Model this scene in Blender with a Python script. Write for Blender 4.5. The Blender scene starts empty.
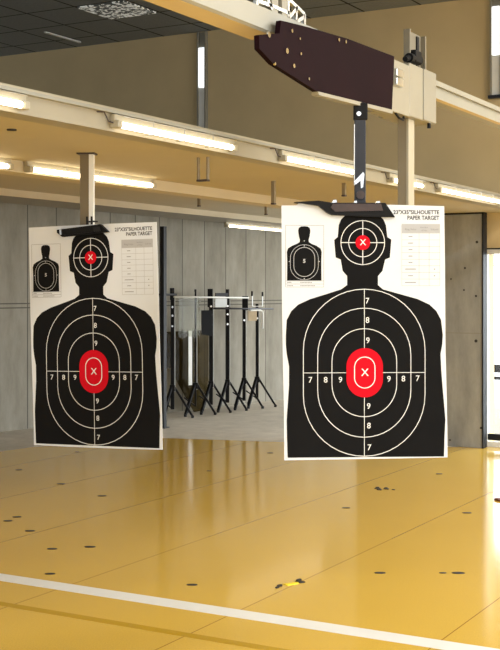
import bpy, bmesh, math, random
from mathutils import Vector, Matrix
random.seed(7)
sc = bpy.context.scene
col = sc.collection
PI = math.pi
YAW = math.radians(29.36)

# ------------------------------------------------------------------ materials
def new_mat(name):
    m = bpy.data.materials.new(name); m.use_nodes = True
    nt = m.node_tree
    return m, nt, nt.nodes['Principled BSDF']

def L(nt, a, b): nt.links.new(a, b)

def mat(name, rgb, rough=.6, metal=0., noise=.06, scale=6., spec=.5, bump=0., stretch=(1, 1, 1), detail=4):
    """Principled surface with a little procedural colour variation."""
    m, nt, p = new_mat(name)
    tc = nt.nodes.new('ShaderNodeTexCoord'); mp = nt.nodes.new('ShaderNodeMapping')
    mp.inputs['Scale'].default_value = stretch
    n = nt.nodes.new('ShaderNodeTexNoise'); n.inputs['Scale'].default_value = scale; n.inputs['Detail'].default_value = detail
    L(nt, tc.outputs['Object'], mp.inputs['Vector']); L(nt, mp.outputs[0], n.inputs['Vector'])
    r = nt.nodes.new('ShaderNodeMapRange')
    r.inputs[1].default_value = .3; r.inputs[2].default_value = .7
    r.inputs[3].default_value = 1 - noise; r.inputs[4].default_value = 1 + noise
    L(nt, n.outputs[0], r.inputs[0])
    mx = nt.nodes.new('ShaderNodeVectorMath'); mx.operation = 'SCALE'
    mx.inputs[0].default_value = rgb
    L(nt, r.outputs[0], mx.inputs['Scale']); L(nt, mx.outputs[0], p.inputs['Base Color'])
    p.inputs['Roughness'].default_value = rough; p.inputs['Metallic'].default_value = metal
    p.inputs['Specular IOR Level'].default_value = spec
    if bump:
        b = nt.nodes.new('ShaderNodeBump'); b.inputs['Strength'].default_value = bump; b.inputs['Distance'].default_value = .01
        L(nt, n.outputs[0], b.inputs['Height']); L(nt, b.outputs[0], p.inputs['Normal'])
    return m

def lit(name, rgb, strength):
    m, nt, p = new_mat(name)
    p.inputs['Base Color'].default_value = (.9, .9, .9, 1)
    p.inputs['Emission Color'].default_value = (*rgb, 1)
    p.inputs['Emission Strength'].default_value = strength
    return m

def math_node(nt, op, a, b=None, c=None):
    n = nt.nodes.new('ShaderNodeMath'); n.operation = op
    for i, v in enumerate((a, b, c)):
        if v is None: continue
        if isinstance(v, (int, float)): n.inputs[i].default_value = v
        else: L(nt, v, n.inputs[i])
    return n.outputs[0]

def line_mask(nt, coord, spacing, offset, width):
    """1 on thin lines repeating along one coordinate."""
    s = math_node(nt, 'ADD', coord, -offset + spacing * 100.5)
    f = math_node(nt, 'MODULO', s, spacing)
    d = math_node(nt, 'ABSOLUTE', math_node(nt, 'SUBTRACT', f, spacing / 2))
    return math_node(nt, 'LESS_THAN', d, width / 2)

def world_xyz(nt):
    g = nt.nodes.new('ShaderNodeNewGeometry'); s = nt.nodes.new('ShaderNodeSeparateXYZ')
    L(nt, g.outputs['Position'], s.inputs[0])
    return g.outputs['Position'], s.outputs

def mix_col(nt, fac, a, b):
    n = nt.nodes.new('ShaderNodeMix'); n.data_type = 'RGBA'
    L(nt, fac, n.inputs[0])
    for i, v in ((6, a), (7, b)):
        if isinstance(v, tuple): n.inputs[i].default_value = (*v, 1)
        else: L(nt, v, n.inputs[i])
    return n.outputs[2]

def concrete(name, base, dark, joints=None, hz=None):
    m, nt, p = new_mat(name)
    pos, xyz = world_xyz(nt)
    mp = nt.nodes.new('ShaderNodeMapping'); mp.inputs['Scale'].default_value = (2.2, 2.2, .7); L(nt, pos, mp.inputs[0])
    n1 = nt.nodes.new('ShaderNodeTexNoise'); n1.inputs['Scale'].default_value = 2.2; n1.inputs['Detail'].default_value = 9
    n1.inputs['Roughness'].default_value = .68
    L(nt, mp.outputs[0], n1.inputs['Vector'])
    r = nt.nodes.new('ShaderNodeMapRange'); r.inputs[1].default_value = .33; r.inputs[2].default_value = .68
    L(nt, n1.outputs[0], r.inputs[0])
    c = mix_col(nt, r.outputs[0], dark, base)
    if joints:
        sp, off, w = joints
        # boards differ a little in tone
        cell = math_node(nt, 'FLOOR', math_node(nt, 'DIVIDE', math_node(nt, 'ADD', xyz[1], -off + sp * 100), sp))
        wn = nt.nodes.new('ShaderNodeTexWhiteNoise'); wn.noise_dimensions = '1D'; L(nt, cell, wn.inputs['W'])
        t = math_node(nt, 'MULTIPLY_ADD', wn.outputs[0], .16, .92)
        sv = nt.nodes.new('ShaderNodeVectorMath'); sv.operation = 'SCALE'
        L(nt, c, sv.inputs[0]); L(nt, t, sv.inputs['Scale'])
        c = mix_col(nt, line_mask(nt, xyz[1], sp, off, w), sv.outputs[0], tuple(v * .35 for v in dark))
    if hz:
        for z in hz:
            d = math_node(nt, 'LESS_THAN', math_node(nt, 'ABSOLUTE', math_node(nt, 'SUBTRACT', xyz[2], z)), .006)
            c = mix_col(nt, d, c, tuple(v * .4 for v in dark))
    L(nt, c, p.inputs['Base Color'])
    p.inputs['Roughness'].default_value = .75
    b = nt.nodes.new('ShaderNodeBump'); b.inputs['Strength'].default_value = .15; b.inputs['Distance'].default_value = .01
    L(nt, n1.outputs[0], b.inputs['Height']); L(nt, b.outputs[0], p.inputs['Normal'])
    return m

def floor_mat():
    m, nt, p = new_mat('yellow_resin_floor')
    pos, xyz = world_xyz(nt)
    n = nt.nodes.new('ShaderNodeTexNoise'); n.inputs['Scale'].default_value = 1.3; n.inputs['Detail'].default_value = 6
    L(nt, pos, n.inputs['Vector'])
    c = mix_col(nt, n.outputs[0], FLOOR_A, FLOOR_B)
    n2 = nt.nodes.new('ShaderNodeTexNoise'); n2.inputs['Scale'].default_value = 160; n2.inputs['Detail'].default_value = 2
    L(nt, pos, n2.inputs['Vector'])
    sv = nt.nodes.new('ShaderNodeVectorMath'); sv.operation = 'SCALE'
    L(nt, c, sv.inputs[0]); L(nt, math_node(nt, 'MULTIPLY_ADD', n2.outputs[0], .5, .75), sv.inputs['Scale'])
    c = mix_col(nt, line_mask(nt, xyz[0], .985, -2.78, .006), sv.outputs[0], (.30, .15, .015))
    L(nt, c, p.inputs['Base Color'])
    r = math_node(nt, 'MULTIPLY_ADD', n.outputs[0], .04, .10)
    L(nt, r, p.inputs['Roughness'])
    p.inputs['Specular IOR Level'].default_value = .42
    b = nt.nodes.new('ShaderNodeBump'); b.inputs['Strength'].default_value = .006; b.inputs['Distance'].default_value = .01
    n3 = nt.nodes.new('ShaderNodeTexNoise'); n3.inputs['Scale'].default_value = 5; L(nt, pos, n3.inputs['Vector'])
    L(nt, n3.outputs[0], b.inputs['Height']); L(nt, b.outputs[0], p.inputs['Normal'])
    return m

def ceiling_mat():
    m, nt, p = new_mat('dark_ceiling_tiles')
    pos, xyz = world_xyz(nt)
    n = nt.nodes.new('ShaderNodeTexNoise'); n.inputs['Scale'].default_value = 40; L(nt, pos, n.inputs['Vector'])
    c = mix_col(nt, n.outputs[0], (.20, .215, .215), (.31, .325, .322))
    a = line_mask(nt, xyz[0], .6, -7.3, .022); b = line_mask(nt, xyz[1], .6, 9.45, .022)
    c = mix_col(nt, math_node(nt, 'MAXIMUM', a, b), c, (.012, .012, .012))
    L(nt, c, p.inputs['Base Color']); p.inputs['Roughness'].default_value = .9
    return m

def speckle_mat():
    m, nt, p = new_mat('speckled_ceiling_panel')
    pos, xyz = world_xyz(nt)
    v = nt.nodes.new('ShaderNodeTexVoronoi'); v.inputs['Scale'].default_value = 30; L(nt, pos, v.inputs['Vector'])
    n = nt.nodes.new('ShaderNodeTexNoise'); n.inputs['Scale'].default_value = 22; L(nt, pos, n.inputs['Vector'])
    f = math_node(nt, 'GREATER_THAN', math_node(nt, 'SUBTRACT', n.outputs[0], math_node(nt, 'MULTIPLY', v.outputs[0], .25)), .38)
    c = mix_col(nt, f, (.05, .055, .05), (.8, .8, .74))
    L(nt, c, p.inputs['Base Color'])
    L(nt, c, p.inputs['Emission Color']); p.inputs['Emission Strength'].default_value = .30
    return m

def glass_mat(name, tint, refl=.12, rough=.02):
    m, nt, p = new_mat(name)
    nt.nodes.remove(p)
    out = [n for n in nt.nodes if n.type == 'OUTPUT_MATERIAL'][0]
    t = nt.nodes.new('ShaderNodeBsdfTransparent'); t.inputs[0].default_value = (*tint, 1)
    g = nt.nodes.new('ShaderNodeBsdfGlossy'); g.inputs['Roughness'].default_value = rough
    n = nt.nodes.new('ShaderNodeTexNoise'); n.inputs['Scale'].default_value = 1.5
    mx = nt.nodes.new('ShaderNodeMixShader')
    L(nt, math_node(nt, 'MULTIPLY', n.outputs[0], refl * 2), mx.inputs[0])
    L(nt, t.outputs[0], mx.inputs[1]); L(nt, g.outputs[0], mx.inputs[2]); L(nt, mx.outputs[0], out.inputs[0])
    return m

SKY_BACK, SKY_FRONT, LAMP_W = 1.6, 9., 105.
FLOOR_A = (.62, .395, .060)
FLOOR_B = (.68, .440, .070)
M = {
    'floor': floor_mat(),
    'ceiling': ceiling_mat(),
    'speckle': speckle_mat(),
    'concrete_wall': concrete('board_marked_concrete', (.315, .295, .24), (.205, .188, .145), joints=(.395, 11.56, .012), hz=(1.335, 1.29)),
    'concrete_slab': concrete('grey_concrete_slab', (.345, .34, .315), (.21, .21, .195)),
    'concrete_floor': concrete('pale_concrete_floor', (.58, .53, .44), (.43, .39, .32)),
    'plaster': mat('beige_plaster', (.62, .49, .275), .85, noise=.05, scale=2.5, bump=.1),
    'soffit': mat('beige_soffit_paint', (.48, .415, .285), .8, noise=.03, scale=2),
    'cream': mat('cream_painted_steel', (.41, .375, .285), .45, noise=.04, scale=3),
    'beam': mat('cream_beam_paint', (.55, .47, .32), .6, noise=.03, scale=3),
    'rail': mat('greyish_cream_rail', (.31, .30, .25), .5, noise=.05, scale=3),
    'rail_bounce': mat('rail_underside_floor_bounce', (.62, .50, .29), .6, noise=.04, scale=3),  # rail underside with the floor's warm bounced light put into its colour
    'edge_beam': mat('cream_edge_beam', (.33, .295, .215), .5, noise=.04, scale=3),
    'band': mat('grey_band', (.24, .22, .18), .8, noise=.05),
    'white': mat('white_painted_metal', (.80, .80, .77), .4, noise=.03),
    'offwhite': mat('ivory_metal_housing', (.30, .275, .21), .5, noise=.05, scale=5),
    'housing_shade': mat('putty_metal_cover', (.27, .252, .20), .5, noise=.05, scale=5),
    'steel': mat('brushed_steel', (.62, .63, .62), .3, 1., noise=.1, scale=12, stretch=(1, 1, .1)),
    'chrome': mat('polished_chrome', (.86, .86, .86), .12, 1., noise=.03),
    'maroon': mat('dark_maroon_painted_plate', (.0105, .0025, .0045), .7, noise=.15, scale=3, spec=.06),
    'black': mat('black_powder_coat', (.007, .007, .008), .5, noise=.15, scale=8, spec=.16),
    'gunmetal': mat('gunmetal_bar', (.018, .019, .025), .35, .3, noise=.2, scale=9),
    'brown': mat('reddish_brown_metal', (.045, .027, .026), .5, noise=.25, scale=12),
    'paper': mat('white_target_paper', (.745, .775, .82), .7, noise=.01),
    'ink': mat('black_print_ink', (.0075, .0075, .008), .85, noise=.1, spec=.12),
    'red': mat('red_print_ink', (.64, .006, .018), .8, noise=.02, spec=.1),
    'white_ink': mat('white_print_line', (.82, .82, .82), .6, noise=.01),
    'grey_ink': mat('grey_print_line', (.28, .28, .29), .6, noise=.02),
    'pale_ink': mat('pale_grey_print', (.48, .48, .49), .6, noise=.02),
    'text_ink': mat('text_print_ink', (.03, .03, .035), .6, noise=.02),
    'tube': lit('warm_fluorescent_tube', (1, .87, .64), 6.),
    'slit': lit('white_wall_strip_lamp', (.92, .97, 1), 1.3),
    'line_white': mat('white_floor_paint', (.80, .80, .78), .25, noise=.03),
    'line_yellow': mat('ochre_floor_paint', (.47, .28, .010), .2, noise=.04),
    'plug': mat('black_rubber_plug', (.02, .016, .012), .6, noise=.1),
    'bright_yellow': mat('bright_yellow_tape', (.9, .72, .03), .4, noise=.05),
    'rust': mat('red_brown_plastic', (.16, .045, .02), .5, noise=.1),
    'rubber': mat('dark_grey_frame', (.014, .015, .017), .55, noise=.1, spec=.25),
    'olive': glass_mat('smoked_olive_plexiglass', (.42, .37, .25), .012),
    'clear': glass_mat('clear_plastic_sheet', (.84, .84, .78), .015, .2),
    'glass': glass_mat('window_glass', (.97, .985, .99), .05),
    'post_tan': mat('tan_painted_steel', (.25, .205, .13), .5, noise=.05),
    'post_dark': mat('shaded_post_steel', (.17, .13, .07), .5, noise=.05),  # darker side of the soffit post, shading put into the colour
    'tube_grey': mat('satin_grey_tube', (.40, .40, .385), .4, noise=.05),
    'bracket': mat('dull_beige_steel', (.20, .178, .13), .5, noise=.08),
    'tan': mat('tan_cardboard', (.36, .28, .17), .8, noise=.1),
    'terrace': mat('pale_terrace_paving', (.55, .55, .54), .8, noise=.06, scale=3),
}

# ------------------------------------------------------------------ mesh helpers
OFF = {}          # world position of every parent's origin

def build(name, bm, m, parent=None, local=False, smooth=False, matrix=None):
    """Link the bmesh as ONE object. World coordinates unless local."""
    bmesh.ops.recalc_face_normals(bm, faces=bm.faces[:])
    if matrix is not None: bm.transform(matrix)
    origin = Vector((0, 0, 0))
    if parent is not None:
        origin = OFF.get(parent.name, Vector((0, 0, 0)))
        if not local: bm.transform(Matrix.Translation(-origin))
    elif not local and bm.verts:
        lo = Vector([min(v.co[i] for v in bm.verts) for i in range(3)])
        hi = Vector([max(v.co[i] for v in bm.verts) for i in range(3)])
        origin = Vector(((lo.x + hi.x) / 2, (lo.y + hi.y) / 2, lo.z))
        bm.transform(Matrix.Translation(-origin))
    me = bpy.data.meshes.new(name); bm.to_mesh(me); bm.free()
    for x in (m if isinstance(m, (list, tuple)) else [m]): me.materials.append(x)
    if smooth:
        for f in me.polygons: f.use_smooth = True
    o = bpy.data.objects.new(name, me); col.objects.link(o)
    if parent is not None: o.parent = parent
    else: o.location = origin
    OFF[o.name] = origin.copy()
    return o

def tag(o, label=None, cat=None, group=None, kind=None):
    for k, v in (('label', label), ('category', cat), ('group', group), ('kind', kind)):
        if v: o[k] = v
    return o

def thing(name, label, cat, loc, group=None):
    o = bpy.data.objects.new(name, None); col.objects.link(o)
    o.location = loc; o.empty_display_size = .1
    OFF[o.name] = Vector(loc)
    return tag(o, label, cat, group)

def struct(name, bm, m):
    return tag(build(name, bm, m), kind='structure')

def box(bm, x0, x1, y0, y1, z0, z1, mi=0, bev=0.):
    vs = [bm.verts.new((x, y, z)) for x in (x0, x1) for y in (y0, y1) for z in (z0, z1)]
    fs = [(0, 1, 3, 2), (4, 6, 7, 5), (0, 4, 5, 1), (2, 3, 7, 6), (0, 2, 6, 4), (1, 5, 7, 3)]
    faces = [bm.faces.new([vs[i] for i in f]) for f in fs]
    for f in faces: f.material_index = mi
    if bev:
        bmesh.ops.recalc_face_normals(bm, faces=faces)
        es = {e for f in faces for e in f.edges}
        bmesh.ops.bevel(bm, geom=list(es), offset=bev, segments=2, affect='EDGES', profile=.5)
    return bm

def B(*a, **k): return box(bmesh.new(), *a, **k)

def tube(bm, p, q, r, seg=12, r2=None):
    p, q = Vector(p), Vector(q); d = (q - p)
    z = d.normalized(); u = z.orthogonal().normalized(); w = z.cross(u)
    r2 = r if r2 is None else r2
    a = [bm.verts.new(p + (u * math.cos(2 * PI * i / seg) + w * math.sin(2 * PI * i / seg)) * r) for i in range(seg)]
    b = [bm.verts.new(q + (u * math.cos(2 * PI * i / seg) + w * math.sin(2 * PI * i / seg)) * r2) for i in range(seg)]
    for i in range(seg):
        bm.faces.new((a[i], a[(i + 1) % seg], b[(i + 1) % seg], b[i]))
    bm.faces.new(a); bm.faces.new(b)
    return bm

def path(bm, pts, r, seg=8):
    for i in range(len(pts) - 1): tube(bm, pts[i], pts[i + 1], r, seg)
    return bm

def bar(bm, p, q, w, t, up=(0, 0, 1)):
    """Rectangular bar from p to q."""
    p, q = Vector(p), Vector(q); z = (q - p).normalized()
    u = Vector(up).cross(z)
    if u.length < 1e-4: u = Vector((1, 0, 0)).cross(z)
    u.normalize(); v = z.cross(u)
    vs = []
    for c in (p, q):
        for s1, s2 in ((-1, -1), (1, -1), (1, 1), (-1, 1)):
            vs.append(bm.verts.new(c + u * s1 * w / 2 + v * s2 * t / 2))
    for f in ((0, 1, 2, 3), (4, 5, 6, 7), (0, 1, 5, 4), (1, 2, 6, 5), (2, 3, 7, 6), (3, 0, 4, 7)):
        bm.faces.new([vs[i] for i in f])
    return bm

def prism(bm, pts, fa, fb, mi=0):
    """Extrude the 2-D outline; fa / fb map (u, v) to the two end faces."""
    a = [bm.verts.new(fa(*p)) for p in pts]; b = [bm.verts.new(fb(*p)) for p in pts]
    n = len(pts)
    fs = [bm.faces.new(a), bm.faces.new(b)]
    for i in range(n): fs.append(bm.faces.new((a[i], a[(i + 1) % n], b[(i + 1) % n], b[i])))
    for f in fs: f.material_index = mi
    return bm

def poly_xy(bm, pts, z0, z1): return prism(bm, pts, lambda x, y: (x, y, z0), lambda x, y: (x, y, z1))

# ------------------------------------------------------------------ camera
cam = bpy.data.cameras.new('camera'); cam_o = bpy.data.objects.new('camera', cam); col.objects.link(cam_o)
cam.sensor_fit = 'HORIZONTAL'; cam.sensor_width = 36; cam.lens = 86.4
cam.shift_y = -37 / 500; cam.clip_end = 200
cam_o.location = (0, 0, 1.5); cam_o.rotation_euler = (PI / 2, 0, YAW)
sc.camera = cam_o

# ------------------------------------------------------------------ setting: floor, walls, ceiling, beams
# the yellow hall floor; beyond its border the paler concrete floor of the low bay
border = [(-7.40, 8.45), (-7.34, 8.86), (-6.62, 10.04), (-5.45, 10.35), (-3.92, 10.78), (-3.60, 11.05)]
struct('floor', poly_xy(bmesh.new(), [(-7.40, -4)] + border + [(6, 11.05), (6, -4)], -.05, 0), M['floor'])
struct('floor_rear', poly_xy(bmesh.new(), [(-14, -4), (-14, 18), (-3.60, 18)] + border[::-1] + [(-7.40, -4)], -.05, 0), M['concrete_floor'])

# board-marked concrete wall along the left of the low bay (not quite parallel to the hall)
wd = Vector((.85, 4.58)).normalized(); w0 = Vector((-8.4, 9.62)); wn = Vector((-wd.y, wd.x))
wa, wb = w0 - wd * 13.5, w0 + wd * 8.0
struct('wall_left', poly_xy(bmesh.new(), [tuple(wa), tuple(wb), tuple(wb + wn * .25), tuple(wa + wn * .25)], 0, 2.5), M['concrete_wall'])

# end wall: plaster above the low bay, plaster with the glazed door at the right
bm = bmesh.new()
box(bm, -4.5, 6, 11.05, 11.3, 2.21, 4.32); box(bm, -14, -4.5, 11.05, 11.3, 2.47, 4.32)
struct('wall_back', bm, M['plaster'])
bm = bmesh.new()
box(bm, -4.0, -3.64, 11.0, 11.3, 0, 2.21)
box(bm, -1.2, 6, 11.0, 11.3, 0, 2.21)
box(bm, -3.64, -1.2, 11.0, 11.3, 1.875, 2.21)
struct('wall_right', bm, M['plaster'])
struct('wall_upper', B(-14.2, -14, -4, 11.3, 2.5, 4.32), M['plaster'])
struct('ceiling', B(-14, 6, -3.0, 11.05, 4.27, 4.4), M['ceiling'])

# low bay: edge beam, soffit and the beams running along it
bm = bmesh.new()
box(bm, -3.235, -3.215, -4, 11.05, 2.21, 2.290)             # face that carries the tube lights
box(bm, -3.33, -3.235, -4, 11.05, 2.21, 2.290)              # lower edge
struct('trim_1', bm, M['edge_beam'])
struct('trim_6', B(-3.30, -3.190, -4, 11.05, 2.290, 2.305), M['rail'])   # its grey top lip
struct('ceiling_low', B(-4.40, -3.33, -4, 17.5, 2.21, 2.35), M['soffit'])
struct('trim_2', B(-4.553, -4.40, -4, 17.5, 2.144, 2.356), M['beam'])
struct('ceiling_middle', B(-6.9, -4.553, -4, 17.5, 2.356, 2.46), M['soffit'])
struct('trim_3', B(-6.93, -6.9, -4, 17.5, 2.296, 2.46), M['beam'])
struct('trim_5', B(-7.5, -6.93, -4, 17.5, 2.296, 2.46), M['band'])  # back and underside of the same beam, coloured darker than its face
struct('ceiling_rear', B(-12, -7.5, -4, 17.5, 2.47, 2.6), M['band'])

# cream rail of the overhead runway, hung across the hall
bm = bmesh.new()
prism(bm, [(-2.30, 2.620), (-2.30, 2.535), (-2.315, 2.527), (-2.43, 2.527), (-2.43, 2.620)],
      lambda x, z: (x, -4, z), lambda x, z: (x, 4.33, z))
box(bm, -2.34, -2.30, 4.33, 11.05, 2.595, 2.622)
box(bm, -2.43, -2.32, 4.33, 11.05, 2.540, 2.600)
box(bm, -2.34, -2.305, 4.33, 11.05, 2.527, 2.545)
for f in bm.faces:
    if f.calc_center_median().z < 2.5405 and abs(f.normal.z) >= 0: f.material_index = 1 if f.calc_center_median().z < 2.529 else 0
struct('trim_4', bm, [M['rail'], M['rail_bounce']])  # second material paints the floor bounce onto the underside

# ------------------------------------------------------------------ lights
def batten(x, y0, y1, z, label, side=1, group='tube lights along the low ceiling'):
    """Batten light on a beam face at x; the tube hangs on the +x side."""
    t = thing('batten_light', label, 'light', (x, (y0 + y1) / 2, z), group)
    bm = bmesh.new()
    box(bm, x, x + .028, y0, y1, z + .030, z + .062, bev=.004)
    box(bm, x + .002, x + .020, y0 + .05, y1 - .05, z + .010, z + .030)
    build('housing', bm, M['cream'], t)
    build('tube', tube(bmesh.new(), (x + .036, y0 + .045, z + .014), (x + .036, y1 - .045, z + .014), .0145, 14), M['tube'], t, smooth=True)
    for a, b in ((y0, y0 + .032), (y1 - .032, y1)):
        build('end_cap', box(bmesh.new(), x, x + .050, a, b, z - .002, z + .032, bev=.006), M['cream'], t)
    bm = bmesh.new(); n = max(3, int((y1 - y0) / .27))
    tube(bm, (x + .058, y0 + .03, z + .050), (x + .058, y1 - .03, z + .050), .0022, 6)
    for i in range(1, n):
        y = y0 + (y1 - y0) * i / n
        path(bm, [(x + .01, y, z - .006), (x + .058, y, z - .006), (x + .058, y, z + .056), (x + .02, y, z + .063)], .0022, 6)
    build('wire_guard', bm, M['steel'], t)
    return t

bx = -3.215
lamps = [
    (2.75, 3.81, 'edge beam tube light cut off by the photo border above the angled target'),
    (4.42, 5.50, 'edge beam tube light ending just below the foot of the tall wall strip lamp'),
    (6.04, 7.10, 'edge beam tube light passing behind the dark hanger arm'),
    (7.62, 8.24, 'short edge beam tube light passing behind the cream post of the ivory housing'),
    (8.55, 10.08, 'edge beam tube light above the tall grey concrete slab'),
]
for y0, y1, lb in lamps:
    t = batten(bx, y0, y1, 2.225, lb)
    # power lead looping out of the beam beside the fitting
    build('power_lead', path(bmesh.new(), [(bx + .004, y0 - .10, 2.285), (bx + .014, y0 - .06, 2.288), (bx + .016, y0 - .03, 2.25), (bx + .02, y0 + .01, 2.245)], .003, 8), M['brown'], t)
batten(-4.40, 3.95, 5.10, 2.150, 'stub of a tube light at the photo border on the second beam under the soffit')
batten(-4.40, 5.235, 6.50, 2.150, 'second beam tube light crossed by the square post of the angled target')
batten(-7.30, 12.35, 14.95, 2.230, 'tube light on top of the board-marked concrete wall, reaching behind the straight-on target')

# speckled diffuser tile, pale grid bar in the dark ceiling
tag(build('ceiling_panel', B(-7.28, -6.72, 9.47, 10.03, 4.255, 4.272), M['speckle']), 'speckled luminous panel set in the dark tiled ceiling', 'ceiling panel')
tag(build('ceiling_bar', B(-8.30, -8.265, 10.21, 10.82, 4.255, 4.272), M['white']), 'short pale bar in the dark tiled ceiling', 'ceiling bar')

# wall strip lamps in steel channels on the end wall
def strip_lamp(xc, ztop, zl0, zl1, zbot, label):
    t = thing('wall_strip_lamp', label, 'lamp', (xc, 11.04, zbot), 'strip lamps on the end wall')
    bm = bmesh.new()
    box(bm, xc - .055, xc + .055, 11.035, 11.055, zbot, ztop)
    box(bm, xc - .055, xc - .040, 10.995, 11.035, zbot, ztop)
    box(bm, xc + .040, xc + .055, 10.995, 11.035, zbot, ztop)
    build('channel', bm, M['housing_shade'], t)
    build('lamp_panel', box(bmesh.new(), xc - .040, xc + .040, 11.000, 11.034, zl0, zl1, bev=.006), M['slit'], t)
    build('cover_plate', B(xc - .039, xc + .039, 11.010, 11.034, zbot, zl0 - .01), M['white'], t)
    build('foot_clamp', B(xc - .07, xc + .07, 10.98, 11.035, zbot - .02, zbot + .01), M['gunmetal'], t)
strip_lamp(-6.79, 4.26, 3.66, 4.09, 2.50, 'bright white wall strip lamp rising from behind the edge beam')
strip_lamp(-3.53, 4.26, 3.70, 4.16, 3.31, 'bright white wall strip lamp with a foot clamp above the overhead rail')

# small steel drops under the ceilings
def drop(x, y, ztop, h, label, wide=.0):
    t = thing('ceiling_drop', label, 'bracket', (x, y, ztop - h), 'small steel drops under the ceilings')
    bm = bmesh.new()
    if wide:
        box(bm, x - wide, x - wide + .008, y - .01, y + .01, ztop - h, ztop)
        box(bm, x + wide - .008, x + wide, y - .01, y + .01, ztop - h, ztop)
    else:
        box(bm, x - .012, x + .012, y - .012, y + .012, ztop - h, ztop)
    build('rod', bm, M['post_tan'], t)
    build('foot_plate', B(x - max(wide, .013), x + max(wide, .013), y - .015, y + .015, ztop - h - .006, ztop - h + .004), M['brown'], t)
drop(-3.42, 5.56, 2.21, .125, 'U shaped steel drop bracket under the soffit below the bright wall strip', .034)
drop(-3.77, 7.02, 2.21, .15, 'long brown drop rod under the soffit between the hanger arm and the rear tube light', 0)
drop(-3.424, 7.384, 2.21, .085, 'short brown drop rod under the soffit beside the dark hanger arm', 0)
drop(-6.05, 11.10, 2.356, .08, 'small dark drop rod in the rear bay directly above the rear tube light', 0)
drop(-5.95, 9.60, 2.356, .085, 'small dark drop rod in the rear bay beside the heading of the angled target', 0)
tag(build('ceiling_boss', tube(bmesh.new(), (-3.56, 4.155, 2.204), (-3.56, 4.155, 2.2101), .022, 16), M['plug']), 'small dark round cap on the beige soffit near the photo border', 'cap')

# ------------------------------------------------------------------ concrete slab at right, glazed door, terrace
t = thing('concrete_slab', 'tall grey concrete wall panel with tie holes beside the glazed door', 'wall panel', (-4.2, 10.95, 0))
build('panel', box(bmesh.new(), -4.9, -3.612, 10.85, 10.945, 0, 2.195, bev=.004), M['concrete_slab'], t)
bm = bmesh.new()
box(bm, -4.9, -3.598, 10.845, 10.95, 2.195, 2.2095)
box(bm, -3.612, -3.598, 10.843, 10.95, 0, 2.2095)
tag(build('edge_frame', bm, M['rubber'], t), 'dark grey edge strip')
build('panel_joint', B(-4.9, -3.612, 10.8485, 10.853, 1.072, 1.078), M['band'], t)
for x, z, r in ((-3.662, 1.931, .013), (-3.779, 1.688, .010), (-3.789, 1.481, .009), (-3.671, 1.425, .011), (-3.917, 1.585, .008), (-3.671, 1.003, .015), (-3.623, .19, .011), (-3.927, .058, .009)):
    build('tie_hole', tube(bmesh.new(), (x, 10.8478, z), (x, 10.856, z), r, 12), M['plug'], t)

d = thing('door_1', None, None, (-2.4, 11.03, 0)); d['kind'] = 'structure'
bm = bmesh.new()
for x0, x1 in ((-3.64, -3.612), (-2.445, -2.385), (-1.26, -1.2)): box(bm, x0, x1, 11.005, 11.05, 0, 1.865)
box(bm, -3.612, -1.26, 11.005, 11.05, 1.82, 1.865); box(bm, -3.612, -1.26, 11.005, 11.05, 0, .045)
build('door_frame', bm, M['white'], d)
build('door_head', B(-3.64, -1.2, 10.998, 11.06, 1.865, 1.877), M['rubber'], d)
bm = bmesh.new()
box(bm, -3.612, -2.445, 11.015, 11.04, .06, .12); box(bm, -2.385, -1.26, 11.015, 11.04, .06, .12)
build('kick_rail', bm, M['rubber'], d)
bm = bmesh.new()
box(bm, -3.612, -2.445, 11.025, 11.031, .045, 1.82); box(bm, -2.385, -1.26, 11.025, 11.031, .045, 1.82)
build('door_pane', bm, M['glass'], d)
struct('floor_terrace', B(-9, 12, 11.3, 30, -.12, -.02), M['terrace'])
t = thing('terrace_railing', 'dark terrace railing with two rails seen through the glazed door', 'railing', (-2, 13.2, -.02))
for z0, z1 in ((.545, .635), (.465, .50)): build('rail', B(-5.5, 4, 13.16, 13.2, z0, z1), M['rubber'], t)
for x in (-5.3, -3.2, -1.1, 1.0, 3.1): build('railing_post', B(x, x + .05, 13.2, 13.25, -.02, .635), M['rubber'], t)

# dark post by the concrete wall, beside the left target
t = thing('dark_post', 'slim dark steel post between the angled target and the first tripod stand', 'post', (-7.135, 10.738, 0))
build('post', B(-7.14, -7.09, 10.725, 10.78, 0, 2.16), M['rubber'], t)
build('foot_plate', B(-7.165, -7.065, 10.705, 10.80, 0, .012), M['rubber'], t)

# ------------------------------------------------------------------ overhead carriage, drive housing, posts
t = thing('target_carriage', 'dark maroon carriage plate under the overhead rail carrying the straight-on target', 'target carrier', (-2.26, 5.04, 2.336))
plate = [(4.081, 2.482), (4.084, 2.43), (4.20, 2.39), (4.591, 2.336), (5.414, 2.364), (5.444, 2.629), (4.894, 2.617), (4.477, 2.592), (4.263, 2.575), (4.251, 2.521), (4.10, 2.488)]
build('side_plate', prism(bmesh.new(), plate, lambda y, z: (-2.278, y, z), lambda y, z: (-2.255, y, z)), M['maroon'], t)
for y, z, r in ((4.154, 2.497, .012), (4.351, 2.549, .008), (4.422, 2.53, .005), (4.307, 2.46, .012), (4.431, 2.469, .006), (4.204, 2.391, .006), (4.368, 2.409, .009), (4.505, 2.377, .006), (4.80, 2.594, .008), (4.873, 2.598, .008)):
    build('bolt', tube(bmesh.new(), (-2.256, y, z), (-2.249, y, z), r, 8), M['chrome'], t)
bm = bmesh.new()
prism(bm, [(4.60, 2.322), (5.41, 2.345), (5.414, 2.364), (4.591, 2.336)], lambda y, z: (-2.285, y, z), lambda y, z: (-2.250, y, z))
tag(build('lower_flange', bm, M['offwhite'], t), 'pale lower flange')
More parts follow.
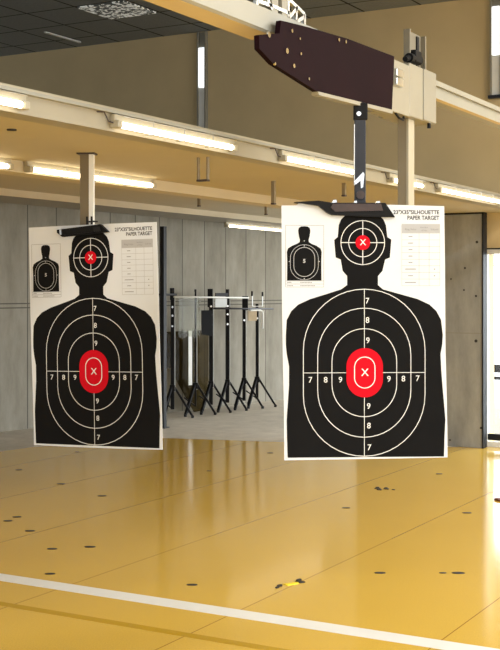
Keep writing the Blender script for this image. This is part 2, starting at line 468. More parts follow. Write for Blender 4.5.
# hanger arm
ax, ay = -2.257, 5.041
R = Matrix.Rotation(YAW, 4, 'Z')
def loc_m(x, y, z): return Matrix.Translation((x, y, z)) @ R
arm_m = loc_m(ax, ay, 0)
bm = B(-.026, .026, -.008, .014, 1.875, 2.35, bev=.004)
arm = build('hanger_arm', bm, M['gunmetal'], t, matrix=arm_m)
build('arm_socket', box(bmesh.new(), -.030, .034, -.014, .022, 2.27, 2.345, bev=.004), M['black'], t, matrix=arm_m)
build('arm_edge', B(-.028, -.025, -.010, .010, 1.97, 2.25), M['steel'], t, matrix=arm_m)
bm = bmesh.new()
tube(bm, (-.008, -.03, 2.295), (-.008, -.008, 2.295), .011, 8)
build('arm_bolt', bm, M['chrome'], t, matrix=arm_m)
bm = bmesh.new()
prism(bm, [(-.03, 1.985), (.012, 2.03), (.018, 2.02), (.012, 1.96), (.002, 1.955), (.0, 1.99), (-.022, 1.972)], lambda x, z: (x, -.022, z), lambda x, z: (x, -.009, z))
build('release_lever', bm, M['chrome'], t, matrix=arm_m)
build('pivot', tube(bmesh.new(), (0, -.024, 1.925), (0, .012, 1.925), .020, 14), M['brown'], t, matrix=arm_m)

# ------------------------------------------------------------------ printed paper targets
K = 5.45 / 1200
CX, CY = 365., 332.
def U(px, py): return ((px - CX) * K, (CY - py) * K)

def flat(bm, pts, y):
    f = bm.faces.new([bm.verts.new((u, y, v)) for u, v in pts])
    f.normal_update()
    return f

def face_front(bm):
    """Make printed faces look towards the viewer side (-Y)."""
    bm.normal_update()
    for f in bm.faces:
        if f.normal.y > 0: f.normal_flip()

def stadium(cx, cy, w, h, n=22):
    r = w / 2; s = max(h / 2 - r, 0); out = []
    for i in range(n + 1):
        a = PI * i / n; out.append((cx + r * math.cos(a), cy + s + r * math.sin(a)))
    for i in range(n + 1):
        a = PI + PI * i / n; out.append((cx + r * math.cos(a), cy - s + r * math.sin(a)))
    return out

def ring(bm, px, py, w, h, lw, y):
    cx, cy = U(px, py); lw *= K
    a = stadium(cx, cy, w * K + lw, h * K + lw); b = stadium(cx, cy, w * K - lw, h * K - lw)
    A = [bm.verts.new((u, y, v)) for u, v in a]; Bv = [bm.verts.new((u, y, v)) for u, v in b]
    n = len(A)
    for i in range(n): bm.faces.new((A[i], A[(i + 1) % n], Bv[(i + 1) % n], Bv[i]))

def seg(bm, x0, y0, x1, y1, lw, y):
    """Straight printed line, horizontal or vertical, in photo units."""
    if abs(x1 - x0) > abs(y1 - y0): c = [(x0, y0 - lw / 2), (x1, y1 - lw / 2), (x1, y1 + lw / 2), (x0, y0 + lw / 2)]
    else: c = [(x0 - lw / 2, y0), (x1 - lw / 2, y1), (x1 + lw / 2, y1), (x0 + lw / 2, y0)]
    flat(bm, [U(*p) for p in c], y)

def text_into(bm, s, px, py, size, y, align='CENTER', bold=0., sx=1.):
    cu = bpy.data.curves.new('lettering', 'FONT'); cu.body = s; cu.size = size * K; cu.align_x = align; cu.align_y = 'CENTER'
    cu.offset = bold * K; cu.resolution_u = 3
    o = bpy.data.objects.new('lettering', cu); col.objects.link(o)
    dg = bpy.context.evaluated_depsgraph_get(); dg.update()
    me = bpy.data.meshes.new_from_object(o.evaluated_get(dg))
    u0, v0 = U(px, py); tmp = bmesh.new(); tmp.from_mesh(me)
    for v in tmp.verts: v.co = Vector((u0 + v.co.x * sx, y, v0 + v.co.y))
    me2 = bpy.data.meshes.new('lettering'); tmp.to_mesh(me2); tmp.free()
    bm.from_mesh(me2)
    bpy.data.objects.remove(o); bpy.data.curves.remove(cu); bpy.data.meshes.remove(me); bpy.data.meshes.remove(me2)

figure_right = [(386, 225), (387.5, 237), (391.5, 239.5), (390, 257.5), (385.2, 259.5), (382.5, 271), (378, 276), (378, 285), (383, 289.3),
                (401, 294.3), (418, 299), (430, 304.5), (437, 311), (441.8, 320), (443.6, 335), (443.0, 345), (441.3, 354), (442, 370), (443.4, 388),
                (445.0, 405), (446.2, 420), (445.4, 436), (444.8, 457)]
figure_left = [(287.4, 457), (286.8, 440), (286.4, 420), (287.6, 402), (288.8, 385), (288.8, 366), (286.5, 354), (285.6, 345), (285.6, 335),
               (286.4, 320), (291, 311), (298, 304.5), (310, 299), (325.4, 294.3), (341, 289.3), (347, 285), (347, 276), (342.5, 271), (340.5, 259.5),
               (335.5, 257.5), (334, 240), (337.6, 237), (338.6, 225)]
head_arc = [(341, 219.5), (346, 214.5), (353, 211.5), (362.5, 210.5), (371.5, 211.5), (378.5, 214.5), (383.6, 219.5)]
def smooth_closed(pts):
    return pts
figure = figure_left + head_arc + figure_right

Y0, Y1, Y2, Y3, Y4 = -.0022, -.0030, -.0038, -.0046, -.0054   # print layers in front of the sheet

def make_target(name, label, px, loc, rz, ry, outline):
    t = thing(name, label, 'target', loc, 'hanging paper targets')
    t.rotation_euler = (0, ry, rz)
    P = lambda nm, bm, m, par=None: build(nm, bm, m, par or t, local=True)
    bm = bmesh.new(); prism(bm, [U(*p) for p in outline], lambda u, v: (u, -.0015, v), lambda u, v: (u, .0015, v))
    P('paper_sheet', bm, M['paper'])
    # black silhouette with its scoring rings
    bm = bmesh.new(); f = flat(bm, [U(*p) for p in figure], Y0)
    bmesh.ops.triangulate(bm, faces=[f]); face_front(bm)
    sil = build('silhouette', bm, M['ink'], t, local=True); tag(sil, 'black printed silhouette')
    def part(nm, fill, m, par, lb=None):
        bm = bmesh.new(); fill(bm); face_front(bm)
        return tag(build(nm, bm, m, par, local=True), lb)
    for w, h in ((65.2, 88), (93.8, 129), (122.5, 167)):
        part('scoring_ring', lambda b: ring(b, 364.3, 372.6, w, h, .72, Y1), M['white_ink'], sil, 'thin white scoring ring')
    for r in (14.2, 22):
        part('scoring_ring', lambda b: ring(b, 362.7, 242.6, 2 * r, 2 * r, .72, Y1), M['white_ink'], sil, 'thin white scoring ring')
    for a in ((303, 372.6, 346, 372.6, .6), (383, 372.6, 425.5, 372.6, .6), (364.3, 289.3, 364.3, 348, .6), (364.3, 397.3, 364.3, 456, .6),
              (340.5, 242.6, 355.5, 242.6, .8), (370, 242.6, 385, 242.6, .8), (362.7, 220.5, 362.7, 235.4, .8), (362.7, 249.8, 362.7, 265, .8)):
        part('cross_line', lambda b: seg(b, *a, Y1), M['white_ink'], sil, 'thin white cross line')
    for s, x, y in (('7', 367.2, 301), ('8', 367.4, 320.3), ('9', 367.8, 340.6), ('9', 368.6, 406.3), ('8', 368.8, 425.8), ('7', 369.2, 447.5),
                    ('7', 310, 379.8), ('8', 325.4, 379.8), ('9', 340.2, 379.8), ('9', 389, 379.2), ('8', 403.6, 379), ('7', 418, 378.8)):
        part('numeral', lambda b: text_into(b, s, x, y, 8.2, Y2, bold=.04), M['white_ink'], sil, 'white ring number ' + s)
    # red centres
    def red(nm, shape, cross, size, inner, lb):
        bm = bmesh.new(); flat(bm, shape, Y3); face_front(bm)
        r_ = build(nm, bm, M['red'], t, local=True); tag(r_, lb)
        bm = bmesh.new(); text_into(bm, 'X', *cross, size, Y4, bold=.1)
        if inner: ring(bm, *inner, .95, Y4)
        face_front(bm); build('cross_mark', bm, M['white_ink'], r_, local=True)
    red('bullseye', stadium(*U(364.6, 372.6), 36.7 * K, 49.3 * K), (364.8, 372.6), 10.5, (364.6, 372.4, 20.5, 31), 'red chest bullseye with a white X')
    red('head_bullseye', stadium(*U(362.7, 242.6), 14.8 * K, 14.8 * K), (362.8, 242.6), 8.5, None, 'red head bullseye with a white X')
    # heading
    bm = bmesh.new()
    text_into(bm, '23"X35"SILHOUETTE', 440, 212.2, 5.5, Y0, 'RIGHT', .13, .93)
    text_into(bm, 'PAPER TARGET', 440, 217.8, 5.7, Y0, 'RIGHT', .13, .84)
    face_front(bm); tag(build('heading', bm, M['text_ink'], t, local=True), 'black printed heading')
    # score table
    bm = bmesh.new(); flat(bm, [U(*p) for p in ((402, 224), (440.5, 224), (440.5, 233), (402, 233))], Y0); face_front(bm)
    tb = build('score_table', bm, M['pale_ink'], t, local=True)
    bm = bmesh.new()
    for y in (224, 233, 239.7, 246.4, 252.5, 259.2, 265.6, 272.3, 279.0, 285.6): seg(bm, 402, y, 440.5, y, .34, Y1)
    for x in (402, 419.5, 429.7, 440.5): seg(bm, x, 224, x, 285.6, .34, Y1)
    face_front(bm); build('table_lines', bm, M['pale_ink'], tb, local=True)
    for tx, x, y, sz in (('Ring Value', 410.8, 229.2, 2.7), ('Number', 424.6, 227.3, 2.3), ('of Hits', 424.6, 230.3, 2.3), ('Subtotal', 435.1, 229.2, 2.3)):
        part('table_header', lambda b: text_into(b, tx, x, y, sz, Y2), M['grey_ink'], tb)
    for y, w in ((236.4, 4), (243, 5), (249.5, 4), (256, 4), (262.4, 4), (269, 11), (275.7, 5), (282.4, 11)):
        part('table_entry', lambda b: seg(b, 410.8 - w / 2, y, 410.8 + w / 2, y, .75, Y2), M['grey_ink'], tb)
    for y in (269, 275.7):
        part('table_entry', lambda b: flat(b, [U(434.5, y + .5), U(435.7, y + .5), U(435.7, y - .5), U(434.5, y - .5)], Y2), M['grey_ink'], tb)
    # small inset figure
    bm = bmesh.new()
    for a in ((285.3, 225.5, 323.5, 225.5), (285.3, 280.9, 323.5, 280.9), (285.3, 284, 323.5, 284), (285.3, 287, 323.5, 287), (285.3, 225.5, 285.3, 287), (323.5, 225.5, 323.5, 287)):
        seg(bm, *a, .35, Y0)
    x = 287
    for x0, x1, y in ((287, 291.5, 282.5), (300, 312, 282.5), (287, 293, 285.6), (300, 314, 285.6)):
        x = x0
        while x < x1: seg(bm, x, y, x + 1.1, y, .9, Y0); x += 1.5
    face_front(bm); ins = build('inset_panel', bm, M['grey_ink'], t, local=True)
    cxs = 304.
    half = [(17.2, 280.5), (17.0, 262), (17.4, 252), (16.2, 248.5), (12, 245.8), (7.5, 244), (4.6, 242.2), (4.4, 240), (5.4, 236), (6.1, 231), (5.4, 228), (3.2, 226.7), (0, 226.4)]
    pts = [(cxs + a, b) for a, b in half] + [(cxs - a, b) for a, b in half[-2::-1]]
    bm = bmesh.new(); f = flat(bm, [U(*p) for p in pts], Y1); bmesh.ops.triangulate(bm, faces=[f]); face_front(bm)
    build('inset_figure', bm, M['ink'], ins, local=True)
    bm = bmesh.new()
    ring(bm, cxs, 262, 21, 29, .55, Y2); ring(bm, cxs, 262.3, 28, 35, .45, Y2)
    text_into(bm, '5', cxs, 261.2, 5.2, Y2, bold=.2)
    for x, y in ((cxs, 246), (cxs, 278.6), (cxs - 15, 261.5), (cxs + 15, 261.5), (cxs, 241)): seg(bm, x - .5, y, x + .5, y, 1, Y2)
    face_front(bm); build('inset_rings', bm, M['pale_ink'], ins, local=True)
    return t

out_r = [(281.2, 205.8), (296, 205.6), (298, 203.8), (330, 203.6), (390, 204.6), (445.0, 205.8), (445.8, 260), (446.4, 350), (447.6, 395), (448.3, 430), (448.4, 458.0), (400, 458.6), (330, 459.2), (284.0, 459.6),
         (283.8, 430), (283.4, 395), (282.4, 350), (281.6, 290)]
out_l = [(281.8, 205.4), (330, 205.0), (390, 205.0), (445.2, 205.4), (446.0, 260), (447.0, 350), (447.8, 395), (448.2, 430), (448.4, 458.4), (400, 459.2), (330, 459.4), (284.4, 459.0),
         (284.4, 430), (283.8, 395), (282.8, 350), (282.2, 290)]
TR_LOC, TR_RZ, TR_RY = (-2.217, 5.006, 1.3), YAW + math.radians(3.3), 0.
TL_LOC, TL_RZ, TL_RY = (-3.748, 5.016, 1.252), YAW - math.radians(23.5), math.radians(-1.0)
make_target('paper_target', 'larger looking paper silhouette target facing straight on, hung from the dark hanger arm', 'right', TR_LOC, TR_RZ, TR_RY, out_r)
make_target('paper_target', 'paper silhouette target turned at an angle, hung from the cream soffit post', 'left', TL_LOC, TL_RZ, TL_RY, out_l).scale = (1.03, 1, 1)

# clamp of the right target (belongs to the carriage)
mr = Matrix.Translation(TR_LOC) @ Matrix.Rotation(TR_RZ, 4, 'Z') @ Matrix.Rotation(TR_RY, 4, 'Y')
bm = bmesh.new()
prism(bm, [U(*p) for p in ((294, 202.6), (318, 201.2), (330, 203.2), (384.5, 203.2), (394.2, 217.4), (360, 216.6), (331, 215.4), (325.5, 212.6), (318, 206.2), (306, 204.6))],
      lambda u, v: (u, -.030, v), lambda u, v: (u, .05, v))
cl = build('clamp', bm, M['black'], bpy.data.objects['target_carriage'], matrix=mr)
bm = bmesh.new()
prism(bm, [U(*p) for p in ((332, 204.2), (380, 204.2), (382, 211), (334, 212.2), (329.5, 208))], lambda u, v: (u, -.036, v), lambda u, v: (u, -.029, v))
tag(build('clamp_plate', bm, M['brown'], cl, local=False, matrix=mr), 'brown clamp face plate')
for px, py, w in ((333.5, 201.2, 2.6), (354.5, 202.0, 2.0), (377, 202.4, 2.8)):
    u, v = U(px, py); bm = bmesh.new()
    prism(bm, [(u - w * K, v - 2 * K), (u + w * K, v - 1.6 * K), (u + w * K * .8, v + 1 * K), (u - w * K * .3, v + .8 * K)], lambda a, b: (a, -.02, b), lambda a, b: (a, 0, b))
    build('clamp_screw', bm, M['chrome'], cl, matrix=mr)

# drive housing at the end of the carriage
t = thing('drive_housing', 'ivory box housing on the overhead rail at the end of the maroon plate', 'housing', (-2.35, 5.8, 2.37))
build('housing', box(bmesh.new(), -2.46, -2.286, 5.72, 6.09, 2.376, 2.648, bev=.006), M['offwhite'], t)
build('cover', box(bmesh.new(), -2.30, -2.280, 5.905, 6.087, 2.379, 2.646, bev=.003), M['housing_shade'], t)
build('front_module', box(bmesh.new(), -2.42, -2.288, 5.475, 5.725, 2.372, 2.632, bev=.004), M['offwhite'], t)
bm = bmesh.new()
for z in (2.53, 2.575): box(bm, -2.290, -2.268, 5.51, 5.60, z - .028, z + .010, bev=.003)
tag(build('connector', bm, M['steel'], t), 'grey connector blocks')
bm = bmesh.new()
path(bm, [(-2.30, 5.56, 2.374), (-2.295, 5.60, 2.352), (-2.30, 5.67, 2.350), (-2.31, 5.70, 2.374)], .006, 8)
build('cable_loop', bm, M['black'], t)
build('foot_screw', tube(bmesh.new(), (-2.30, 6.03, 2.376), (-2.30, 6.03, 2.350), .010, 10), M['black'], t)
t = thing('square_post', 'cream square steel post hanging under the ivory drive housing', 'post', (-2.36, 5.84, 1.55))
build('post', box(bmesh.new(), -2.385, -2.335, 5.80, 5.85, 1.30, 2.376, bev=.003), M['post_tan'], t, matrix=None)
tag(build('lit_face', B(-2.334, -2.322, 5.795, 5.875, 1.30, 2.374), M['cream'], t), 'pale lit side face')  # brighter side of the square post, its light put into the colour

# rail-top bracket with clamp, and the perforated hanger at upper centre
t = thing('rail_bracket', 'grey channel bracket with black clamp on top of the ivory housing', 'bracket', (-2.4, 6.06, 2.65))
bm = bmesh.new()
box(bm, -2.41, -2.40, 5.945, 6.185, 2.62, 2.872)
box(bm, -2.40, -2.375, 5.945, 5.96, 2.62, 2.872); box(bm, -2.40, -2.375, 6.17, 6.185, 2.62, 2.872)
build('channel', bm, M['bracket'], t)
build('slot', B(-2.40, -2.392, 6.095, 6.125, 2.70, 2.86), M['rubber'], t)
bm = bmesh.new()
tube(bm, (-2.375, 5.93, 2.715), (-2.375, 6.08, 2.725), .026, 12); box(bm, -2.40, -2.35, 5.97, 6.06, 2.70, 2.765, bev=.006)
tube(bm, (-2.375, 5.88, 2.70), (-2.375, 5.93, 2.715), .015, 10)
build('clamp', bm, M['black'], t)
t = thing('rail_hanger', 'pale upright struts with a perforated dark bracket on the overhead rail', 'hanger', (-2.40, 4.5, 2.62))
bm = bmesh.new()
box(bm, -2.41, -2.37, 4.40, 4.455, 2.60, 4.27); box(bm, -2.41, -2.37, 4.49, 4.54, 2.60, 4.27)
build('upright', bm, M['offwhite'], t)
bm = bmesh.new()
for (a, b) in (((4.545, 2.622), (4.545, 2.735)), ((4.545, 2.735), (4.70, 2.70)), ((4.70, 2.70), (4.70, 2.622)), ((4.545, 2.65), (4.63, 2.715)), ((4.60, 2.64), (4.70, 2.69)), ((4.545, 2.64), (4.70, 2.64)), ((4.62, 2.64), (4.62, 2.715)),
               ((4.27, 2.67), (4.40, 2.675)), ((4.27, 2.67), (4.29, 2.75)), ((4.29, 2.75), (4.40, 2.66)), ((4.29, 2.75), (4.40, 2.76)), ((4.39, 2.675), (4.56, 2.675)), ((4.27, 2.60), (4.27, 2.67))):
    bar(bm, (-2.375, *a), (-2.375, *b), .016, .016, up=(1, 0, 0))
build('lattice_bracket', bm, M['steel'], t)

# ------------------------------------------------------------------ left target post and clip
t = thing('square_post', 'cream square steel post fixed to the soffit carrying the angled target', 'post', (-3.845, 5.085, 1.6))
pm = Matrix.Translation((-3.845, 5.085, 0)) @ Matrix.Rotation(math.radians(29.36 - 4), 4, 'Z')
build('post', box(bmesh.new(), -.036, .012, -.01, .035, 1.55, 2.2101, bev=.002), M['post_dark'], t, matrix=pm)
tag(build('lit_face', B(.012, .034, -.012, .036, 1.55, 2.205), M['white'], t, matrix=pm), 'white lit side face')  # right-hand side of this post, its brighter lighting painted white
build('mount_plate', B(-.05, .046, -.03, .05, 2.203, 2.2102), M['brown'], t, matrix=pm)
ml = Matrix.Translation(TL_LOC) @ Matrix.Rotation(TL_RZ, 4, 'Z') @ Matrix.Rotation(TL_RY, 4, 'Y')
KX, KZ = .00569, .005175
V = lambda px, py: ((px - 95.5) * KX, (336 - py) * KZ)
bm = bmesh.new()
prism(bm, [V(*p) for p in ((60, 228.6), (106, 224.8), (114, 233), (65.5, 236), (60, 231.6))], lambda u, v: (u, -.022, v), lambda u, v: (u, .03, v))
cl = build('clip', bm, M['black'], t, matrix=ml)
bm = bmesh.new(); prism(bm, [V(*p) for p in ((66, 230.2), (104, 227.6), (105, 232.2), (67, 234.2))], lambda u, v: (u, -.027, v), lambda u, v: (u, -.021, v))
build('clip_plate', bm, M['black'], cl, matrix=ml)
bm = bmesh.new(); prism(bm, [V(*p) for p in ((63.4, 228.6), (65.2, 228.4), (65.4, 233.6), (63.6, 233.8))], lambda u, v: (u, -.027, v), lambda u, v: (u, -.021, v))
build('clip_edge', bm, M['steel'], cl, matrix=ml)
bm = bmesh.new(); prism(bm, [V(*p) for p in ((99, 227.8), (106, 227.4), (107, 231.8), (100, 232.2))], lambda u, v: (u, -.030, v), lambda u, v: (u, -.026, v))
build('clip_latch', bm, M['rubber'], cl, matrix=ml)
bm = bmesh.new()
for px in (89.6, 94.4):
    u, v = V(px, 225); bar(bm, (u, .005, v - .03), (u, .005, v + .045), .008, .008)
    bar(bm, (u, .005, v + .02), (u, .06, v + .02), .008, .008)
build('clip_hook', bm, M['black'], cl, matrix=ml)

# ------------------------------------------------------------------ row of tripod stands by the concrete wall
S0, S1 = Vector((-7.57, 11.632)), Vector((-7.341, 13.23))
right = Vector((math.cos(YAW), math.sin(YAW)))
fwd = Vector((-math.sin(YAW), math.cos(YAW)))
def stand(x, y, top, label, head=None, width=.042, twin=True, ang=(0, 118, 242), hub=.34, reach=.235, knobs=(1.28, 1.18, 1.06)):
    t = thing('tripod_stand', label, 'stand', (x, y, 0), 'tripod stands along the concrete wall')
    m = Matrix.Translation((x, y, 0)) @ R
    build('mast', box(bmesh.new(), -width / 2, width / 2, -.014, .014, .10, top, bev=.003), M['black'], t, matrix=m)
    if twin:
        build('guide_tube', tube(bmesh.new(), (width / 2 + .006, -.012, .30), (width / 2 + .006, -.012, top - .10), .006, 10), M['tube_grey'], t, matrix=m)
    if head:
        a, b, z0, z1 = head
        build('head_block', box(bmesh.new(), a, b, -.035, .02, z0, z1, bev=.004), M['black'], t, matrix=m)
    build('leg_hub', box(bmesh.new(), -.030, .030, -.028, .028, hub - .03, hub + .045, bev=.006), M['black'], t, matrix=m)
    for z in knobs:
        if z < top: build('clamp_knob', tube(bmesh.new(), (.004, -.014, z), (.004, -.044, z), .013, 10), M['chrome'], t, matrix=m)
    for a in ang:
        c, s = math.cos(math.radians(a)), math.sin(math.radians(a))
        bm = bmesh.new()
        bar(bm, (c * .02, s * .02, hub + .02), (c * reach, s * reach, .014), .024, .030, up=(-s, c, 0))
        lg = build('leg', bm, M['black'], t, matrix=m)
        bm = bmesh.new(); tube(bm, (c * (reach - .005), s * (reach - .005), 0), (c * reach, s * reach, .030), .017, 10)
        build('rubber_foot', bm, M['rubber'], lg, matrix=m)
    # brace from the hub to the foot of the mast
    bm = bmesh.new(); bar(bm, (-.006, .01, .11), (-.14, .07, .20), .010, .014); build('brace', bm, M['gunmetal'], t, matrix=m)
    return t
stand(-7.570, 11.632, 1.50, 'black tripod stand beside the slim dark post, first of the row', (-.028, .008, 1.36, 1.50))
stand(-7.512, 12.040, 1.485, 'thin black tripod stand behind the smoked panel and pale strip', (-.012, .012, 1.455, 1.485), .020, True, knobs=())
stand(-7.471, 12.325, 1.49, 'black tripod stand with a large black head block in the middle of the row', (-.040, .018, 1.27, 1.49), .046)
stand(-7.426, 12.639, 1.485, 'black tripod stand with a slim top between the big head block and the cube head', (-.012, .014, 1.30, 1.485), .044)
stand(-7.379, 12.965, 1.40, 'black tripod stand with a black cube head beside the small tan board', (-.022, .050, 1.225, 1.40), .038, knobs=(1.10,))
stand(-7.341, 13.230, 1.30, 'black tripod stand with a white bent pipe, last of the row', None, .036, knobs=(1.12,))
def along(s, off=0., z=0.):
    p = S0.lerp(S1, s); n = Vector((1, -.14)).normalized()
    return (p.x + n.x * off, p.y + n.y * off, z)
tag(build('cross_rail', tube(bmesh.new(), along(-.02, .052, 1.398), along(.85, .052, 1.378), .010, 12), M['white'], smooth=True), 'white horizontal rail held across the tripod stands', 'rail')
tag(build('cross_rail', tube(bmesh.new(), along(.43, .050, 1.255), along(1.17, .050, 1.235), .011, 12), M['gunmetal'], smooth=True), 'dark horizontal rail reaching past the last tripod stand', 'rail')
tag(build('cross_rail', tube(bmesh.new(), along(-.35, .056, 1.425), along(.0, .056, 1.425), .013, 12), M['black'], smooth=True), 'black horizontal rail running behind the slim dark post', 'rail')
def sheet(name, s0, s1, z, m, label, cat, off=.03, th=.004):
    """Upright panel between two stands; z lists (s, z) outline points."""
    bm = bmesh.new()
    prism(bm, z, lambda s, q: along(s, off, q), lambda s, q: along(s, off + th, q))
    return tag(build(name, bm, m), label, cat)
sheet('smoked_panel', 0, 0, [(-.02, .985), (.585, .985), (.585, .36), (.50, .0), (.41, .0), (.22, .38), (.16, .55), (-.02, .55)], M['olive'], 'smoked olive plexiglass panel standing behind the first tripod stands', 'panel', -.240)
sheet('plastic_sheet', 0, 0, [(.02, 1.385), (.26, 1.385), (.26, .93), (.2, .92), (.13, .94), (.07, .915), (.02, .93)], M['clear'], 'clear plastic sheet hanging from the white rail between the first tripod stands', 'sheet', .060)
sheet('black_board', 0, 0, [(.30, 1.235), (.425, 1.235), (.425, .92), (.30, .95)], M['ink'], 'black board hanging just below the large black head block', 'board', .028, .01)
sheet('pale_board', 0, 0, [(.46, 1.37), (.60, 1.37), (.60, 1.268), (.46, 1.268)], M['tube_grey'], 'pale grey board above the dark rail in the middle of the row', 'board', .026, .006)
sheet('black_rail_block', 0, 0, [(.47, 1.44), (.62, 1.44), (.62, 1.40), (.47, 1.40)], M['black'], 'dark flat bar between the two middle tripod stands', 'bar', .016, .012)
sheet('tan_board', 0, 0, [(.865, 1.215), (.975, 1.215), (.975, 1.09), (.865, 1.09)], M['tan'], 'small tan board between the last two tripod stands', 'board', .02, .008)
sheet('steel_strip', 0, 0, [(.345, .985), (.385, .985), (.385, .33), (.345, .33)], M['white'], 'pale upright strip in front of the smoked panel', 'strip', -.236, .006)
t = thing('hook_arm', 'white bent pipe with a wire fork on the last tripod stand', 'pipe', along(.95, .05, 1.1))
build('bent_pipe', path(bmesh.new(), [along(.87, .05, 1.222), along(1.0, .05, 1.222), along(1.03, .05, 1.205), along(1.035, .05, 1.17), along(1.035, .05, .99)], .011, 10), M['white'], t)
build('wire_fork', path(bmesh.new(), [along(.90, .05, 1.45), along(.90, .05, 1.27), along(1.03, .05, 1.27), along(1.03, .05, 1.45)], .006, 8), M['steel'], t)
build('fork_tip', path(path(bmesh.new(), [along(.895, .05, 1.46), along(.895, .05, 1.40)], .012, 8), [along(1.03, .05, 1.45), along(1.03, .05, 1.395)], .012, 8), M['black'], t)

# ------------------------------------------------------------------ floor lines, plugs, scraps
tag(build('floor_line', B(-9 + 1.65, 3, 4.73, 4.85, 0, .0012), M['line_white']), 'white painted line crossing the yellow floor', 'floor line')
tag(build('floor_line', B(-9 + 1.65, 3, 4.36, 4.415, 0, .0012), M['line_yellow']), 'ochre yellow painted line parallel to the white line, close to the camera', 'floor line')
plugs = [
    (-6.508, 7.686, .034, 'black floor plug by the photo border, first one below the concrete strip'),
    (-5.763, 7.295, .040, 'black floor plug below the bottom corner of the angled target'),
    (-5.173, 7.019, .040, 'black floor plug straight below the middle of the angled target'),
    (-5.146, 5.969, .036, 'outer black floor plug of the close pair by the photo border'),
    (-5.184, 6.102, .036, 'inner black floor plug of the close pair by the photo border'),
    (-4.815, 5.790, .038, 'single black floor plug just below the close pair by the photo border'),
    (-4.373, 5.453, .036, 'black floor plug first above the plug that almost touches the white line'),
    (-4.215, 5.603, .040, 'black floor plug level with its neighbour, below the middle of the angled target'),
    (-4.000, 4.971, .034, 'black floor plug almost touching the far edge of the white line'),
    (-3.227, 5.139, .034, 'black floor plug above the white line, below the gap between the two targets'),
    (-5.190, 9.597, .034, 'small far black floor plug beside the bottom corner of the straight-on target'),
    (-5.115, 8.408, .024, 'faint far black floor plug on the floor between the two targets'),
    (-3.441, 7.452, .034, 'black floor plug below the straight-on target, nearer than the dark crumbs'),
    (-3.416, 9.182, .034, 'far black floor plug in front of the concrete slab'),
    (-2.662, 7.682, .038, 'black floor plug beside the white window glare'),
    (-2.500, 5.840, .036, 'single black floor plug between the tape scrap and the near pair'),
    (-2.212, 6.000, .024, 'smaller plug of the near pair level with the single plug'),
    (-2.140, 6.040, .042, 'larger plug of the near pair level with the single plug'),
    (-6.760, 8.790, .024, 'faint far plug directly under the bottom edge of the angled target'),
]
for x, y, r, lb in plugs:
    bm = bmesh.new(); tube(bm, (x, y, 0), (x, y, .003), r * .84, 20, r * .78)
    bmesh.ops.scale(bm, vec=(1, .58, 1), verts=bm.verts[:], space=Matrix.Translation((-x, -y, 0)))
    bmesh.ops.rotate(bm, cent=(x, y, 0), matrix=Matrix.Rotation(YAW, 3, 'Z'), verts=bm.verts[:])
    tag(build('floor_plug', bm, M['plug']), lb, 'floor plug', 'black plugs in the yellow floor')
t = thing('tape_scrap', 'scrap of yellow and black tape lying above the white line', 'scrap', (-2.80, 5.40, 0))
bm = bmesh.new(); poly_xy(bm, [(-2.828, 5.372), (-2.798, 5.362), (-2.768, 5.425), (-2.783, 5.447), (-2.80, 5.425)], 0, .004)
build('yellow_piece', bm, M['bright_yellow'], t)
for pts in ([(-2.80, 5.448), (-2.765, 5.435), (-2.750, 5.462), (-2.785, 5.475)], [(-2.845, 5.335), (-2.83, 5.318), (-2.815, 5.336), (-2.83, 5.36)], [(-2.832, 5.29), (-2.82, 5.285), (-2.815, 5.305), (-2.828, 5.31)],
            [(-2.81, 5.475), (-2.795, 5.47), (-2.79, 5.50), (-2.805, 5.51)]):
    bm = bmesh.new(); poly_xy(bm, pts, 0, .006); build('black_piece', bm, M['plug'], t)
t = thing('crumbs', 'dark crumbs scattered on the floor below the straight-on target', 'scrap', (-3.50, 8.28, 0))
for x, y, s in ((-3.56, 8.28, .022), (-3.53, 8.24, .018), (-3.50, 8.30, .020), (-3.585, 8.33, .014), (-3.44, 8.29, .012), (-3.52, 8.34, .012)):
    bm = bmesh.new(); poly_xy(bm, [(x - s, y - s * .8), (x + s, y - s * .5), (x + s * .6, y + s), (x - s * .7, y + s * .7)], 0, .005)
    build('crumb', bm, M['plug'], t)
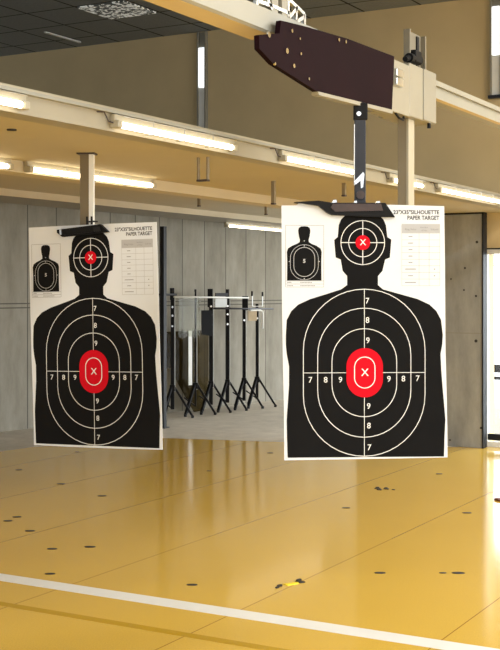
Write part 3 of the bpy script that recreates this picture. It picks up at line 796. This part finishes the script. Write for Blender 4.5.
bm = bmesh.new(); poly_xy(bm, [(-2.655, 8.24), (-2.60, 8.20), (-2.56, 8.25), (-2.60, 8.29), (-2.65, 8.28)], 0, .014)
tag(build('floor_scrap', bm, M['rust']), 'red brown scrap lying in the white window glare on the floor', 'scrap')

# ------------------------------------------------------------------ light: daylight from the open sides, tubes above
w = bpy.data.worlds.new('daylight'); sc.world = w; w.use_nodes = True
nt = w.node_tree; bg = nt.nodes['Background']
tc = nt.nodes.new('ShaderNodeTexCoord'); dt = nt.nodes.new('ShaderNodeVectorMath'); dt.operation = 'DOT_PRODUCT'
dt.inputs[1].default_value = Vector((.35, .92, .15)).normalized()
L(nt, tc.outputs['Generated'], dt.inputs[0])
mr_ = nt.nodes.new('ShaderNodeMapRange'); mr_.interpolation_type = 'SMOOTHSTEP'
mr_.inputs[1].default_value = -.3; mr_.inputs[2].default_value = .9
mr_.inputs[3].default_value = SKY_BACK; mr_.inputs[4].default_value = SKY_FRONT
L(nt, dt.outputs['Value'], mr_.inputs[0]); L(nt, mr_.outputs[0], bg.inputs[1])
bg.inputs[0].default_value = (.92, .965, 1, 1)

# unseen overhead lamps supplying warm fill; end-wall pair added to brighten the wall
for lx, ly, lw in ((-1.0, -2.5, 1.), (-1.0, .5, 1.25), (2.5, -2.5, 1.), (2.5, .5, 1.15), (2.5, 4., 1.), (.4, 8., 2.3), (3.8, 8., 2.5)):
    la = bpy.data.lights.new('hall_fill_lamp', 'AREA'); la.shape = 'RECTANGLE'; la.size = .6; la.size_y = 1.5
    la.energy = LAMP_W * lw; la.color = (1, .95, .86)
    lo = bpy.data.objects.new('hall_fill_lamp', la); col.objects.link(lo); lo.location = (lx, ly, 4.24)

vs = sc.view_settings
vs.view_transform = 'Standard'; vs.look = 'None'; vs.gamma = 1; vs.use_curve_mapping = False
vs.exposure = -.10
sc.cycles.max_bounces = 8; sc.cycles.diffuse_bounces = 5; sc.cycles.glossy_bounces = 4
sc.cycles.transparent_max_bounces = 12; sc.cycles.sample_clamp_indirect = 6
sc.cycles.use_denoising = True
